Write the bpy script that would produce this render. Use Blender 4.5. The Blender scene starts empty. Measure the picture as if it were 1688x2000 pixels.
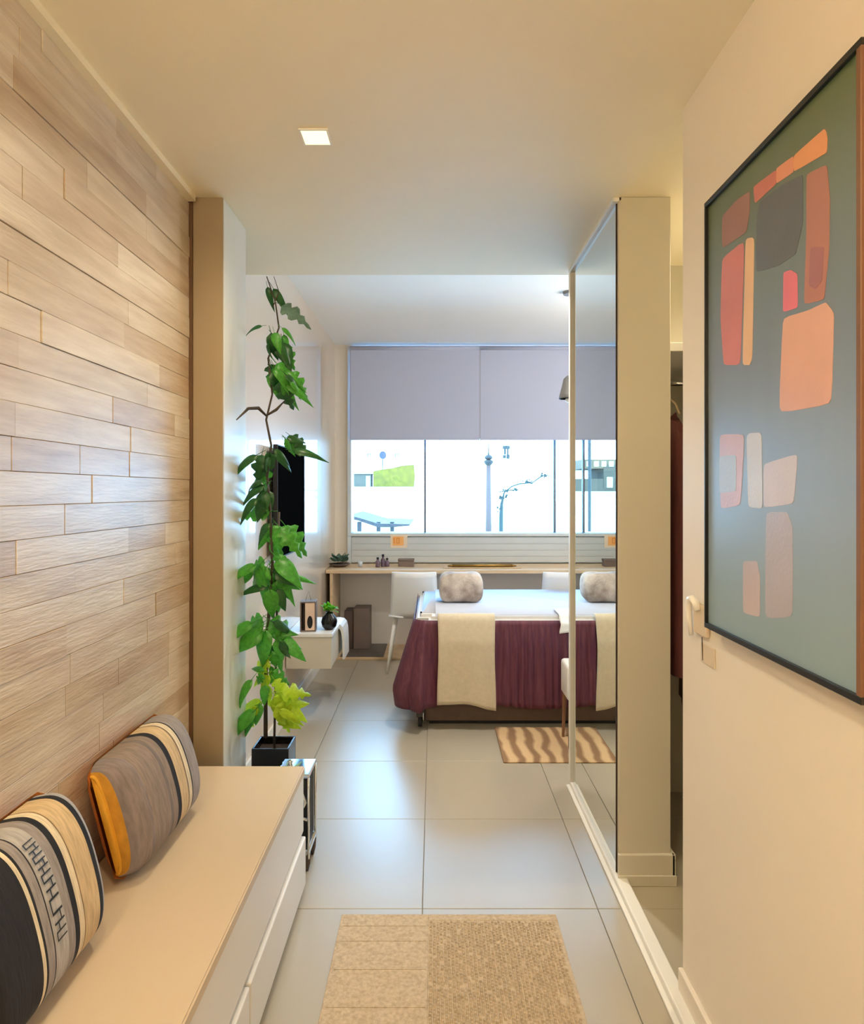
import bpy, bmesh, math, random
from mathutils import Vector, Matrix
random.seed(11)
SC = bpy.context.scene
COL = SC.collection

# ------------------------------------------------------------------ camera
EYE, FPX, VX, VY = 1.427, 1250.0, 848.0, 960.0
cam_d = bpy.data.cameras.new('camera')
cam = bpy.data.objects.new('camera', cam_d); COL.objects.link(cam)
cam.location = (0, 0, EYE); cam.rotation_euler = (math.pi/2, 0, 0)
cam_d.sensor_fit = 'HORIZONTAL'; cam_d.sensor_width = 36.0
cam_d.lens = 36.0*FPX/1688.0
cam_d.shift_x = -(VX-844.0)/1688.0
cam_d.shift_y = -(1000.0-VY)/1688.0
cam_d.clip_start = 0.02; cam_d.clip_end = 3000
SC.camera = cam

# ------------------------------------------------------------------ light
SKY = (0.29, 0.63, 1.0); SKY_STRENGTH = 10.0
world = bpy.data.worlds.new('daylight'); SC.world = world; world.use_nodes = True
bg = world.node_tree.nodes['Background']
bg.inputs['Color'].default_value = (*SKY, 1); bg.inputs['Strength'].default_value = SKY_STRENGTH
portal_d = bpy.data.lights.new('window_portal', 'AREA'); portal_d.shape = 'RECTANGLE'
portal_d.size = 3.0; portal_d.size_y = 0.9; portal_d.cycles.is_portal = True
portal = bpy.data.objects.new('window_portal', portal_d); COL.objects.link(portal)
portal.location = (0.72, 6.12, 1.47); portal.rotation_euler = (-math.pi/2, 0, 0)
LAMP_WARM = (1.0, 0.85, 0.58)
LAMP_HALL = 27.0          # watts, each recessed hall light
FILL_HALL, FILL_ROOM = 84.0, 50.0   # surface radiance of two unseen globes added as fill
FILL_LAMP_ROOM = 90.0          # watts, unseen light added to brighten the treatment room
SC.view_settings.view_transform = 'Standard'; SC.view_settings.look = 'None'
SC.view_settings.exposure = 0.65; SC.view_settings.gamma = 1.0
SC.view_settings.use_curve_mapping = False
SC.cycles.use_denoising = True
SC.cycles.max_bounces = 10; SC.cycles.diffuse_bounces = 6; SC.cycles.transparent_max_bounces = 16
SC.cycles.sample_clamp_indirect = 6.0
SC.cycles.caustics_reflective = False; SC.cycles.caustics_refractive = False

# ------------------------------------------------------------------ helpers
def P(px, py, d):
    return Vector(((px-VX)/FPX*d, d, EYE-(py-VY)/FPX*d))
def s2l(c):
    return tuple(((v/255.0)/12.92 if v/255.0 <= .04045 else ((v/255.0+.055)/1.055)**2.4) for v in c)

def mat(name, col, rough=.6, metal=0.0, var=0.0, scale=8.0, bump=0.0, bscale=60.0, coat=0.0, coat_rough=.1,
        trans=0.0, stretch=None, ior=1.5, spec=.5, col2=None):
    m = bpy.data.materials.new(name); m.use_nodes = True
    nt = m.node_tree; b = nt.nodes['Principled BSDF']
    c = s2l(col)
    b.inputs['Base Color'].default_value = (*c, 1); b.inputs['Roughness'].default_value = rough
    b.inputs['Metallic'].default_value = metal; b.inputs['IOR'].default_value = ior
    b.inputs['Specular IOR Level'].default_value = spec
    b.inputs['Coat Weight'].default_value = coat; b.inputs['Coat Roughness'].default_value = coat_rough
    tc = nt.nodes.new('ShaderNodeTexCoord'); mp = nt.nodes.new('ShaderNodeMapping')
    nt.links.new(tc.outputs['Object'], mp.inputs['Vector'])
    if stretch: mp.inputs['Scale'].default_value = stretch
    if var or col2:
        n = nt.nodes.new('ShaderNodeTexNoise'); n.inputs['Scale'].default_value = scale
        n.inputs['Detail'].default_value = 4
        nt.links.new(mp.outputs['Vector'], n.inputs['Vector'])
        mx = nt.nodes.new('ShaderNodeMix'); mx.data_type = 'RGBA'
        if col2: c1, c2 = c, s2l(col2)
        else: c1 = tuple(v*(1-var) for v in c); c2 = tuple(min(1, v*(1+var)) for v in c)
        mx.inputs[6].default_value = (*c1, 1); mx.inputs[7].default_value = (*c2, 1)
        rp = nt.nodes.new('ShaderNodeMapRange'); rp.inputs[1].default_value = .3; rp.inputs[2].default_value = .7
        nt.links.new(n.outputs['Fac'], rp.inputs[0]); nt.links.new(rp.outputs[0], mx.inputs[0])
        nt.links.new(mx.outputs[2], b.inputs['Base Color'])
    if bump:
        n2 = nt.nodes.new('ShaderNodeTexNoise'); n2.inputs['Scale'].default_value = bscale
        n2.inputs['Detail'].default_value = 3
        nt.links.new(mp.outputs['Vector'], n2.inputs['Vector'])
        bp = nt.nodes.new('ShaderNodeBump'); bp.inputs['Strength'].default_value = bump
        bp.inputs['Distance'].default_value = .004
        nt.links.new(n2.outputs['Fac'], bp.inputs['Height']); nt.links.new(bp.outputs['Normal'], b.inputs['Normal'])
    if trans:
        t = nt.nodes.new('ShaderNodeBsdfTranslucent'); t.inputs['Color'].default_value = (*c, 1)
        ms = nt.nodes.new('ShaderNodeMixShader'); ms.inputs[0].default_value = trans
        nt.links.new(b.outputs[0], ms.inputs[1]); nt.links.new(t.outputs[0], ms.inputs[2])
        nt.links.new(ms.outputs[0], nt.nodes['Material Output'].inputs['Surface'])
    return m

def emat(name, col, strength):
    m = bpy.data.materials.new(name); m.use_nodes = True; nt = m.node_tree
    b = nt.nodes['Principled BSDF']
    b.inputs['Base Color'].default_value = (*col, 1)
    b.inputs['Emission Color'].default_value = (*col, 1); b.inputs['Emission Strength'].default_value = strength
    return m

def glass_mat(name, tint=(1, 1, 1), rough=0.0):
    m = bpy.data.materials.new(name); m.use_nodes = True; nt = m.node_tree
    nt.nodes.remove(nt.nodes['Principled BSDF'])
    tr = nt.nodes.new('ShaderNodeBsdfTransparent'); tr.inputs[0].default_value = (*tint, 1)
    gl = nt.nodes.new('ShaderNodeBsdfGlossy'); gl.inputs['Roughness'].default_value = rough
    fr = nt.nodes.new('ShaderNodeFresnel'); fr.inputs[0].default_value = 1.45
    ms = nt.nodes.new('ShaderNodeMixShader')
    nt.links.new(fr.outputs[0], ms.inputs[0]); nt.links.new(tr.outputs[0], ms.inputs[1]); nt.links.new(gl.outputs[0], ms.inputs[2])
    nt.links.new(ms.outputs[0], nt.nodes['Material Output'].inputs['Surface'])
    return m

def link(o, parent=None):
    COL.objects.link(o)
    if parent is not None: o.parent = parent
    return o
def new(name, me, m, parent=None, smooth=False):
    if m is not None and len(me.materials) == 0: me.materials.append(m)
    if smooth:
        for p in me.polygons: p.use_smooth = True
    return link(bpy.data.objects.new(name, me), parent)
def obj(name, bm, m, parent=None, smooth=False):
    me = bpy.data.meshes.new(name); bmesh.ops.recalc_face_normals(bm, faces=bm.faces[:]); bm.to_mesh(me); bm.free()
    return new(name, me, m, parent, smooth)
def tag(o, label, cat, group=None, kind=None):
    if label: o['label'] = label
    if cat: o['category'] = cat
    if group: o['group'] = group
    if kind: o['kind'] = kind
    return o
def thing(name, label, cat, loc=(0, 0, 0), rz=0, group=None, kind=None):
    o = bpy.data.objects.new(name, None); COL.objects.link(o); o.empty_display_size = .1
    o.location = loc; o.rotation_euler = (0, 0, rz)
    return tag(o, label, cat, group, kind)

def box(bm, x0, x1, y0, y1, z0, z1, bev=0.0, seg=2):
    r = bmesh.ops.create_cube(bm, size=1.0)
    vs = r['verts']
    for v in vs:
        v.co = Vector(((x0+x1)/2+v.co.x*(x1-x0), (y0+y1)/2+v.co.y*(y1-y0), (z0+z1)/2+v.co.z*(z1-z0)))
    if bev:
        es = list({e for v in vs for e in v.link_edges})
        bmesh.ops.bevel(bm, geom=es, offset=bev, segments=seg, profile=.5, affect='EDGES')
def bx(x0, x1, y0, y1, z0, z1, bev=0.0, seg=2):
    bm = bmesh.new(); box(bm, x0, x1, y0, y1, z0, z1, bev, seg); return bm
def boxes(*bs):
    bm = bmesh.new()
    for b in bs: box(bm, *b)
    return bm

def tube(bm, pts, radii, n=10, cap=True):
    pts = [Vector(p) for p in pts]
    if not isinstance(radii, (list, tuple)): radii = [radii]*len(pts)
    rings = []; prev = None
    for i, p in enumerate(pts):
        if i == 0: d = pts[1]-p
        elif i == len(pts)-1: d = p-pts[i-1]
        else: d = (pts[i+1]-pts[i-1])
        d.normalize()
        a = prev if prev is not None else (Vector((0, 0, 1)) if abs(d.z) < .9 else Vector((1, 0, 0)))
        u = d.cross(a); u.normalize(); w = u.cross(d); w.normalize(); prev = w
        rings.append([bm.verts.new(p+(u*math.cos(t)+w*math.sin(t))*radii[i]) for t in [2*math.pi*k/n for k in range(n)]])
    for a, b in zip(rings, rings[1:]):
        for k in range(n): bm.faces.new((a[k], a[(k+1) % n], b[(k+1) % n], b[k]))
    if cap:
        bm.faces.new(rings[0][::-1]); bm.faces.new(rings[-1])
def tb(pts, radii, n=10, cap=True):
    bm = bmesh.new(); tube(bm, pts, radii, n, cap); return bm

def lathe(profile, n=24, cx=0, cy=0, cz=0, bm=None):
    bm = bm or bmesh.new(); rings = []
    for r, z in profile:
        rings.append([bm.verts.new((cx+r*math.cos(2*math.pi*k/n), cy+r*math.sin(2*math.pi*k/n), cz+z)) for k in range(n)])
    for a, b in zip(rings, rings[1:]):
        for k in range(n): bm.faces.new((a[k], a[(k+1) % n], b[(k+1) % n], b[k]))
    bm.faces.new(rings[0][::-1]); bm.faces.new(rings[-1])
    return bm

def grid(bm, f, nu, nv):
    vs = [[bm.verts.new(f(i/nu, j/nv)) for j in range(nv+1)] for i in range(nu+1)]
    for i in range(nu):
        for j in range(nv):
            bm.faces.new((vs[i][j], vs[i+1][j], vs[i+1][j+1], vs[i][j+1]))
    return vs
def prism(pts, off):
    bm = bmesh.new(); off = Vector(off)
    a = [bm.verts.new(p) for p in pts]; b = [bm.verts.new(Vector(p)+off) for p in pts]
    bm.faces.new(a); bm.faces.new(b[::-1]); n = len(a)
    for i in range(n): bm.faces.new((a[i], b[i], b[(i+1) % n], a[(i+1) % n]))
    return bm
def solidify(o, t, offset=0):
    md = o.modifiers.new('thickness', 'SOLIDIFY'); md.thickness = t; md.offset = offset; return o
def sub(o, lv=1):
    md = o.modifiers.new('smooth', 'SUBSURF'); md.levels = lv; md.render_levels = lv; return o

# ------------------------------------------------------------------ materials
M = {}
M['ceiling'] = mat('ceiling_paint', (240, 230, 204), .55, var=.015, scale=3)
M['roomceil'] = mat('room_ceiling_paint', (244, 244, 242), .6, var=.01, scale=3)
M['wall'] = mat('cream_wall_paint', (236, 227, 214), .5, var=.02, scale=2, bump=.05, bscale=220)
M['claddark'] = mat('cladding_backing', (150, 122, 92), .7, var=.1)
M['wallgloss'] = mat('glossy_cream_wall', (214, 198, 178), .4, var=.03, scale=1.5, coat=1.0, coat_rough=.04)
M['pillar'] = mat('tan_pillar_paint', (204, 198, 182), .5, var=.02, scale=2)
M['tanshade'] = mat('shaded_tan_board', (150, 132, 106), .5, var=.04, scale=2, stretch=(1, 1, .2))  # darker than the reveal: shade on the pilaster front put into the colour
M['groove'] = mat('dark_groove', (92, 62, 36), .6, var=.1)
M['white'] = mat('white_lacquer', (232, 232, 230), .3, var=.01, scale=4)
M['whitepaint'] = mat('white_trim_paint', (232, 230, 224), .4, var=.015, scale=5)
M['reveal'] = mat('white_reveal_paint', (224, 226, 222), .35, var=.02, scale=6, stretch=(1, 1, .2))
M['grout'] = mat('grout', (150, 146, 138), .7, var=.08, scale=30)
M['tile'] = mat('polished_beige_tile', (172, 163, 144), .4, var=.03, scale=2.2, coat=.85, coat_rough=.30, ior=1.6)
M['tile'].node_tree.nodes['Principled BSDF'].inputs['Coat IOR'].default_value = 1.6
M['benchtop'] = mat('bench_top_laminate', (203, 184, 158), .38, var=.015, scale=3)
M['benchfront'] = mat('bench_front_lacquer', (228, 226, 222), .35, var=.01, scale=3)
M['dark'] = mat('dark_brown_edging', (58, 42, 30), .7, var=.1)  # dark brown of the bench plinth and the mirror's near edge
M['chrome'] = mat('chrome', (225, 228, 230), .08, metal=1.0, var=.01)
M['black'] = mat('black_gloss', (14, 14, 15), .2, var=.2)
M['blackmatte'] = mat('black_matte', (20, 19, 18), .6, var=.2)
M['screen'] = mat('black_screen', (8, 9, 10), .6, var=.1, spec=.0)
M['mirror'] = mat('mirror_silver', (240, 244, 240), .01, metal=1.0)
M['frameblack'] = mat('black_frame', (22, 20, 18), .35, var=.2)
M['framebrown'] = mat('brown_frame_edge', (120, 84, 58), .45, var=.15, scale=20, stretch=(1, 1, .1))
M['blind'] = mat('grey_blind_fabric', (186, 191, 214), .8, var=.02, scale=300, trans=.06)
M['hem'] = mat('blind_hem', (164, 166, 186), .8, var=.02)
M['mullion'] = mat('grey_mullion', (120, 124, 132), .5, var=.03)
M['alu'] = mat('pale_aluminium', (205, 214, 220), .35, metal=.0, var=.02)
M['glass'] = glass_mat('window_glass', (.97, .99, 1.0))
M['wood'] = mat('light_oak', (214, 186, 150), .45, var=.12, scale=6, stretch=(.3, 6, 6))
M['greypanel'] = mat('greige_panel', (226, 220, 212), .5, var=.02, scale=4)
M['bluepanel'] = mat('pale_grey_radiator', (196, 202, 204), .4, var=.02, scale=5)
M['sheet'] = mat('white_sheet', (196, 200, 214), .8, var=.015, scale=12, bump=.2, bscale=40)
M['mattress'] = mat('mattress_fabric', (225, 222, 218), .85, var=.03, scale=30)
M['purple'] = mat('plum_fabric', (76, 26, 52), .6, var=.16, scale=9, bump=.25, bscale=120, stretch=(8, 8, .6), col2=(104, 52, 66))
M['towel'] = mat('beige_towel', (206, 192, 166), .95, var=.05, scale=40, bump=.5, bscale=350)
M['whitetowel'] = mat('white_towel', (238, 236, 232), .95, var=.02, scale=40, bump=.5, bscale=350)
M['bedbase'] = mat('brown_bed_base', (92, 74, 62), .7, var=.1, scale=20, bump=.2, bscale=200)
M['pillow'] = mat('mottled_fur', (214, 204, 194), .95, var=.3, scale=9, bump=.9, bscale=90, col2=(124, 106, 94))
M['leaf'] = mat('green_leaf', (72, 152, 50), .35, var=.35, scale=9, trans=.3)
M['leafdark'] = mat('dark_green_leaf', (36, 88, 40), .35, var=.3, scale=9, trans=.2)
M['leaflit'] = mat('lit_yellow_leaf', (178, 206, 44), .45, var=.25, scale=9, trans=.45)  # glow on the lowest leaves put into their colour
M['leafgrey'] = mat('grey_green_leaf', (98, 128, 108), .5, var=.2, scale=9, trans=.25)
M['stem'] = mat('brown_stem', (66, 54, 40), .7, var=.25, scale=30)
M['soil'] = mat('soil', (48, 34, 26), .95, var=.3, scale=60, bump=.6, bscale=90)
M['jute'] = None
M['brown'] = mat('taupe_box', (112, 96, 88), .6, var=.05, scale=10)
M['browndark'] = mat('dark_taupe', (84, 70, 64), .6, var=.08, scale=10)
M['maroon'] = mat('maroon_cloth', (104, 56, 54), .8, var=.2, scale=14, stretch=(3, 3, .5))
M['taupecloth'] = mat('taupe_cloth', (120, 98, 78), .8, var=.15, scale=14, stretch=(3, 3, .5))
M['orange'] = mat('rust_orange_fabric', (206, 120, 40), .8, var=.12, scale=20, bump=.3, bscale=300)
M['mustard'] = mat('mustard_fabric', (214, 156, 44), .8, var=.1, scale=20, bump=.3, bscale=300)
M['plate'] = mat('cream_plate', (220, 204, 182), .4, var=.01)
M['plastic'] = mat('white_plastic', (244, 242, 238), .3, var=.01)
M['frost'] = mat('acrylic_white', (222, 222, 222), .3, var=.01)
M['lampgrey'] = mat('grey_shade', (128, 124, 124), .5, var=.06)
M['brass'] = mat('antique_brass', (150, 118, 62), .35, metal=.8, var=.15)

# ------------------------------------------------------------------ the setting
XL, XR, XROOM, XFAR = -.886, .70, -.93, 2.40       # hall cladding face, hall right wall, room left wall, room right wall
YB, YC, YW = -1.1, 3.17, 6.0                       # hall back wall, end of low ceiling, window wall
HC, HR = 2.50, 2.80
def struct(name, bm, m, label, cat, parent=None, smooth=False):
    o = obj(name, bm, m, parent, smooth)
    if parent is None: tag(o, label, cat, kind='structure')
    return o

fl = struct('floor', bx(-1.0, XFAR+.05, YB-.1, YW+.1, -.12, -.006), M['grout'], 'polished beige tile floor running from hall into treatment room', 'floor')
tile_me = None
T = .60; XO, YO = -.04, 2.19
for i in range(-2, 5):
    for j in range(-6, 7):
        x0, x1 = max(XO+i*T, -.99), min(XO+(i+1)*T, XFAR); y0, y1 = max(YO+j*T, YB), min(YO+(j+1)*T, YW)
        if x1-x0 < .02 or y1-y0 < .02: continue
        if x0 > .75 and y0 < 1.6: continue
        full = abs(x1-x0-T) < 1e-5 and abs(y1-y0-T) < 1e-5
        if full and tile_me is not None:
            o = link(bpy.data.objects.new('tile', tile_me), fl)
        else:
            hx, hy = (x1-x0)/2-.0012, (y1-y0)/2-.0012
            o = obj('tile', bx(-hx, hx, -hy, hy, -.012, 0, .0012, 1), M['tile'], fl)
            if full: tile_me = o.data
        o.location = ((x0+x1)/2, (y0+y1)/2, random.uniform(-.0004, 0))

# low hall ceiling, room ceiling
struct('ceiling', bx(-1.0, 1.50, YB-.1, YC, HC, HR+.1), M['ceiling'], 'smooth cream ceiling of the hall', 'ceiling')
struct('ceiling_room', bx(-1.0, XFAR+.1, YC, YW+.1, HR, HR+.1), M['roomceil'], 'higher white ceiling of the treatment room', 'ceiling')
# left: cladding wall, pilaster, room wall
wl = struct('wall_left', bx(-1.0, XL-.012, YB, 2.62, 0, HC), M['claddark'], 'hall wall clad in sandy wood blocks beside the bench', 'wall')
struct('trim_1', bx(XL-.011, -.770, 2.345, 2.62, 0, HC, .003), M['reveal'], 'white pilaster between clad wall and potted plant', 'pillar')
struct('trim_2', bx(XL+.006, -.771, 2.334, 2.344, 0, HC, .002), M['tanshade'], 'tan pilaster front with shade painted in, beside clad wall', 'trim')
struct('trim_4', bx(XL-.011, XL+.0055, 2.3295, 2.344, 0, HC), M['groove'], 'dark brown groove between clad wall and pilaster', 'trim')
struct('wall_room_left', bx(-1.0, XROOM, 2.60, YW, 0, HR), M['wallgloss'], 'glossy cream wall behind the plant and the television', 'wall')
struct('trim_3', bx(XL-.01, XL+.022, YB, 2.32, HC-.022, HC), M['ceiling'], 'thin cream strip along the top of clad wall', 'trim')
struct('baseboard_left', bx(XROOM, XROOM+.014, 2.66, YW-.52, 0, .09, .003), M['whitepaint'], 'white baseboard along the glossy cream wall', 'baseboard')
# right: hall wall, closet, pillar, room walls
struct('wall_right', bx(XR, XR+.10, YB, 1.80, 0, HC), M['wall'], 'cream hall wall carrying the large painting', 'wall')
struct('wall_back', bx(-1.0, 1.5, YB-.1, YB, 0, HC), M['wall'], 'cream wall at the entrance end of hall', 'wall')
struct('wall_closet_near', bx(XR+.10, 1.46, 1.70, 1.80, 0, HC), M['pillar'], 'near side wall inside the closet recess', 'wall')
struct('wall_closet_far', bx(.70, XFAR, 3.04, 3.12, 0, HR), M['pillar'], 'far wall of the closet recess', 'wall')
struct('wall_closet_side', bx(1.42, 1.50, 1.80, 3.04, 0, HC), M['pillar'], 'inner side wall of the closet recess', 'wall')
struct('wall_pillar', bx(.672, .862, 2.33, 2.44, 0, HC, .003), M['pillar'], 'flat tan pillar between mirror door and closet gap', 'pillar')
struct('baseboard_pillar', boxes((.668, .874, 2.316, 2.33, 0, .112, .003), (.862, .876, 2.316, 2.45, 0, .112, .003), (.666, .878, 2.311, 2.318, 0, .038, .002)),
       M['pillar'], 'stepped tan baseboard wrapping foot of the pillar', 'baseboard')
struct('wall_room_right', bx(XFAR, XFAR+.1, 3.12, YW, 0, HR), M['wall'], 'cream wall at far side of treatment room', 'wall')
struct('baseboard_right', bx(XR-.014, XR, YB, 1.80, 0, .09, .003), M['wall'], 'cream baseboard below the large painting', 'baseboard')
# white sliding-door floor track
def track():
    bm = bmesh.new(); box(bm, .655, .700, .3, 3.10, 0, .030, .006, 3); box(bm, .640, .657, .3, 3.10, 0, .010, .003, 2)
    return bm
tag(obj('sliding_door_track', track(), M['whitepaint']), 'white floor track running from mirror door toward the hall wall', 'track')
tag(obj('ceiling_track', bx(.652, .684, 2.33, 3.10, HC-.016, HC, .003), M['whitepaint']), 'slim pale ceiling track above the mirror door', 'track')

# window wall
WX0, WX1, WZ0, WZ1 = -.775, 2.22, 1.04, 2.76
struct('wall_window', boxes((-1.0, WX0-.03, YW, YW+.2, 0, HR), (WX1+.03, XFAR+.1, YW, YW+.2, 0, HR),
                            (WX0-.03, WX1+.03, YW, YW+.2, 0, WZ0-.03), (WX0-.03, WX1+.03, YW, YW+.2, WZ1+.02, HR)),
       M['wall'], 'cream wall around the wide window above the desk', 'wall')
win = thing('window_1', 'wide bright window half covered by grey roller blinds', 'window', (0, YW, 0), kind='structure')
def wobj(name, bm, m): return obj(name, bm, m, win)
wobj('window_frame', boxes((WX0-.03, WX0, -.02, .18, WZ0-.03, WZ1+.02), (WX0-.03, WX0+.004, -.048, -.001, .76, WZ1+.02), (WX1, WX1+.03, -.02, .18, WZ0-.03, WZ1+.02),
                           (WX0, WX1, .0, .18, WZ1, WZ1+.02), (WX0, WX1, .0, .18, WZ0-.03, WZ0)), M['alu'])
for x in (-.086, 1.147): wobj('mullion', bx(x-.010, x+.010, .07, .12, WZ0, WZ1, .002, 1), M['mullion'])
for a, b in ((WX0, -.096), (-.076, 1.137), (1.157, WX1)): wobj('pane', bx(a, b, .093, .097, WZ0, WZ1), M['glass'])
wobj('window_sill', bx(WX0-.02, WX1+.02, -.05, .06, WZ0-.03, WZ0, .004), M['alu'])

# ------------------------------------------------------------------ wood block cladding
plank_mats = []
for k, (c, c2) in enumerate([((182, 162, 138), (210, 196, 176)), ((176, 154, 128), (204, 188, 166)), ((192, 174, 152), (216, 204, 186)),
                             ((164, 138, 110), (196, 176, 150)), ((186, 166, 142), (210, 196, 176))]):
    m_ = mat('sandy_wood_%d' % k, c, .45, col2=c2, scale=14, stretch=(1, .3, 2.6), bump=.5, bscale=60, coat=1.0, coat_rough=.36)
    m_.node_tree.nodes['Principled BSDF'].inputs['Coat IOR'].default_value = 1.45
    plank_mats.append(m_)
rowh = 0.0735; z = 0.0; row = 0
while z < HC-.03:
    h = min(rowh, HC-.022-z); y = -.30-random.uniform(0, .3)
    while y < 2.325:
        L = random.choice((.26, .34, .42, .5, .62)); y1 = min(y+L, 2.328)
        if 2.328-y1 < .1: y1 = 2.328
        t = random.choice((0, 0, .0008, .0012, .002, .003))
        o = obj('wood_block', bx(XL-.014, XL-.006+t, y+.0004, y1-.0004, z+.0004, z+h-.0004, .0008, 1), random.choice(plank_mats), wl)
        y = y1
    z += rowh; row += 1

# ------------------------------------------------------------------ bench
bench = thing('bench', 'long white built-in bench below the clad wall', 'bench', (XL+.002, .2, 0))
L, W, H = 2.08, .424, .45
def bench_top():
    pts = [(0.0, 0, 0), (W, 0, 0), (W, L, 0), (.045, L, 0), (.012, L-.02, 0), (0, L-.06, 0)]
    bm = prism([(x, y, H-.03) for x, y, _ in pts], (0, 0, .03))
    bmesh.ops.bevel(bm, geom=bm.edges[:], offset=.004, segments=2, affect='EDGES'); return bm
obj('seat_top', bench_top(), M['benchtop'], bench)
obj('front_panel', bx(W-.028, W-.004, .01, L-.004, .219, H-.0305, .003), M['benchfront'], bench)
for k in range(3):
    y0 = .01+k*.69; obj('drawer_front', bx(W-.030, W+.005, y0, y0+.682, .035, .205, .005, 3), M['benchfront'], bench)
obj('body', bx(.004, W-.034, .02, L-.01, .03, H-.031), M['benchfront'], bench)
obj('plinth', bx(.02, W-.05, .02, L-.02, 0, .03), M['dark'], bench)

# ------------------------------------------------------------------ cushions
def stripe_mat(name, stops, length):
    m = bpy.data.materials.new(name); m.use_nodes = True; nt = m.node_tree; b = nt.nodes['Principled BSDF']
    b.inputs['Roughness'].default_value = .9
    tc = nt.nodes.new('ShaderNodeTexCoord'); sp = nt.nodes.new('ShaderNodeSeparateXYZ')
    nt.links.new(tc.outputs['Object'], sp.inputs[0])
    mr = nt.nodes.new('ShaderNodeMapRange'); mr.inputs[1].default_value = 0; mr.inputs[2].default_value = length
    nt.links.new(sp.outputs['Y'], mr.inputs[0])
    cr = nt.nodes.new('ShaderNodeValToRGB'); cr.color_ramp.interpolation = 'CONSTANT'
    el = cr.color_ramp.elements
    while len(el) > 1: el.remove(el[-1])
    for i, (p, c) in enumerate(stops):
        e = el[0] if i == 0 else el.new(p)
        e.position = p; e.color = (*s2l(c), 1)
    nt.links.new(mr.outputs[0], cr.inputs[0])
    n = nt.nodes.new('ShaderNodeTexNoise'); n.inputs['Scale'].default_value = 60; n.inputs['Detail'].default_value = 5
    mp = nt.nodes.new('ShaderNodeMapping'); mp.inputs['Scale'].default_value = (.4, 3, .4)
    nt.links.new(tc.outputs['Object'], mp.inputs[0]); nt.links.new(mp.outputs[0], n.inputs['Vector'])
    mx = nt.nodes.new('ShaderNodeMix'); mx.data_type = 'RGBA'; mx.blend_type = 'MULTIPLY'; mx.inputs[0].default_value = .55
    r2 = nt.nodes.new('ShaderNodeMapRange'); r2.inputs[1].default_value = .3; r2.inputs[2].default_value = .65; r2.inputs[3].default_value = .5; r2.inputs[4].default_value = 1.1
    nt.links.new(n.outputs['Fac'], r2.inputs[0])
    nt.links.new(cr.outputs[0], mx.inputs[6]); nt.links.new(r2.outputs[0], mx.inputs[7])
    nt.links.new(mx.outputs[2], b.inputs['Base Color'])
    bp = nt.nodes.new('ShaderNodeBump'); bp.inputs['Strength'].default_value = .5; bp.inputs['Distance'].default_value = .003
    nt.links.new(n.outputs['Fac'], bp.inputs['Height']); nt.links.new(bp.outputs[0], b.inputs['Normal'])
    return m
def cushion(label, y0, length, height, thick, stops, rz, lean, xbase, marks=None):
    t = thing('cushion', label, 'cushion', (xbase, y0, H+.006), rz, 'striped cushions on the bench')
    t.rotation_euler = (0, -lean, rz)
    def prof(v):   # bulging cross-section, v 0 bottom .. 1 top -> (x, z)
        a = -math.pi/2+v*math.pi
        ca, sa = math.cos(a), math.sin(a)
        return thick*(abs(ca)**.62), height/2+height/2*(abs(sa)**.8)*(1 if sa > 0 else -1)
    def endf(u):   # soft rounding at both ends
        e = min(u, 1-u)*length; r = .05
        return 1.0 if e > r else (.20+.80*math.sqrt(max(0, 1-(1-e/r)**2)))
    def f(u, v):
        x, zz = prof(v); s = endf(u); zc = height/2
        return Vector((x*s+.012, u*length, zc+(zz-zc)*(.80+.20*s)))
    bm = bmesh.new(); us = [0, .01, .025, .05, .08, .11]; us = us+[.11+.78*k/14 for k in range(1, 14)]+[1-q for q in reversed(us)]
    vs = [[bm.verts.new(f(u, j/20)) for j in range(21)] for u in us]
    for i in range(len(us)-1):
        for j in range(20): bm.faces.new((vs[i][j], vs[i+1][j], vs[i+1][j+1], vs[i][j+1]))
    o = obj('front_cover', bm, stripe_mat('cushion_stripes', stops, length), t, True); sub(o)
    # end gussets
    for u, mm in ((0, M['mustard']), (1, stripe_mat('cushion_end', [(0, stops[-1][1])], 1))):
        bm = bmesh.new()
        ring = [bm.verts.new(f(u, j/20)) for j in range(21)]
        c = bm.verts.new(Vector((.04, (u*length)+(-.022 if u == 0 else .022), height/2)))
        for j in range(20): bm.faces.new((ring[j], ring[j+1], c))
        bm.faces.new((ring[20], ring[0], c))
        obj('gusset', bm, mm, t, True)
    # seam piping on near end
    obj('piping', tb([f(0, j/20) for j in range(21)], .0045, 6), M['mustard'], t, True)
    if marks:
        bm = bmesh.new()
        for (ua, ub, va, vb) in marks:
            q = [f(ua, va), f(ub, va), f(ub, vb), f(ua, vb)]
            bm.faces.new([bm.verts.new(p+Vector((.0022, 0, .0012))) for p in q])
        tag(obj('printed_pattern', bm, M['blackmatte'], t), None, None, kind='stuff')
    # rust-coloured back
    def g(u, v):
        e = (1-(2*u-1)**6)*(1-(2*v-1)**6)
        s = endf(u)
        return Vector((.012-.045*e, -.012+u*(length+.024), height/2+(v-.5)*height*(.80+.20*s)*1.03))
    bm = bmesh.new(); grid(bm, g, 12, 10); obj('back_cover', bm, M['orange'], t, True)
    return t
GREY, TAN, BLK, CRM, BRN, LG = (150, 142, 140), (206, 180, 140), (26, 24, 28), (222, 206, 176), (140, 124, 112), (176, 172, 170)
cushion('grey and tan striped cushion with mustard end, far end of bench', 1.58, .40, .295, .10,
        [(0, (196, 142, 48)), (.010, (132, 122, 124)), (.12, BRN), (.36, (120, 108, 104)), (.40, BRN), (.475, BLK), (.535, TAN), (.66, (120, 100, 80)), (.675, CRM), (.73, BLK), (.745, GREY), (.93, BLK), (.965, GREY)],
        0, math.radians(15), XL+.096)
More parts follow.
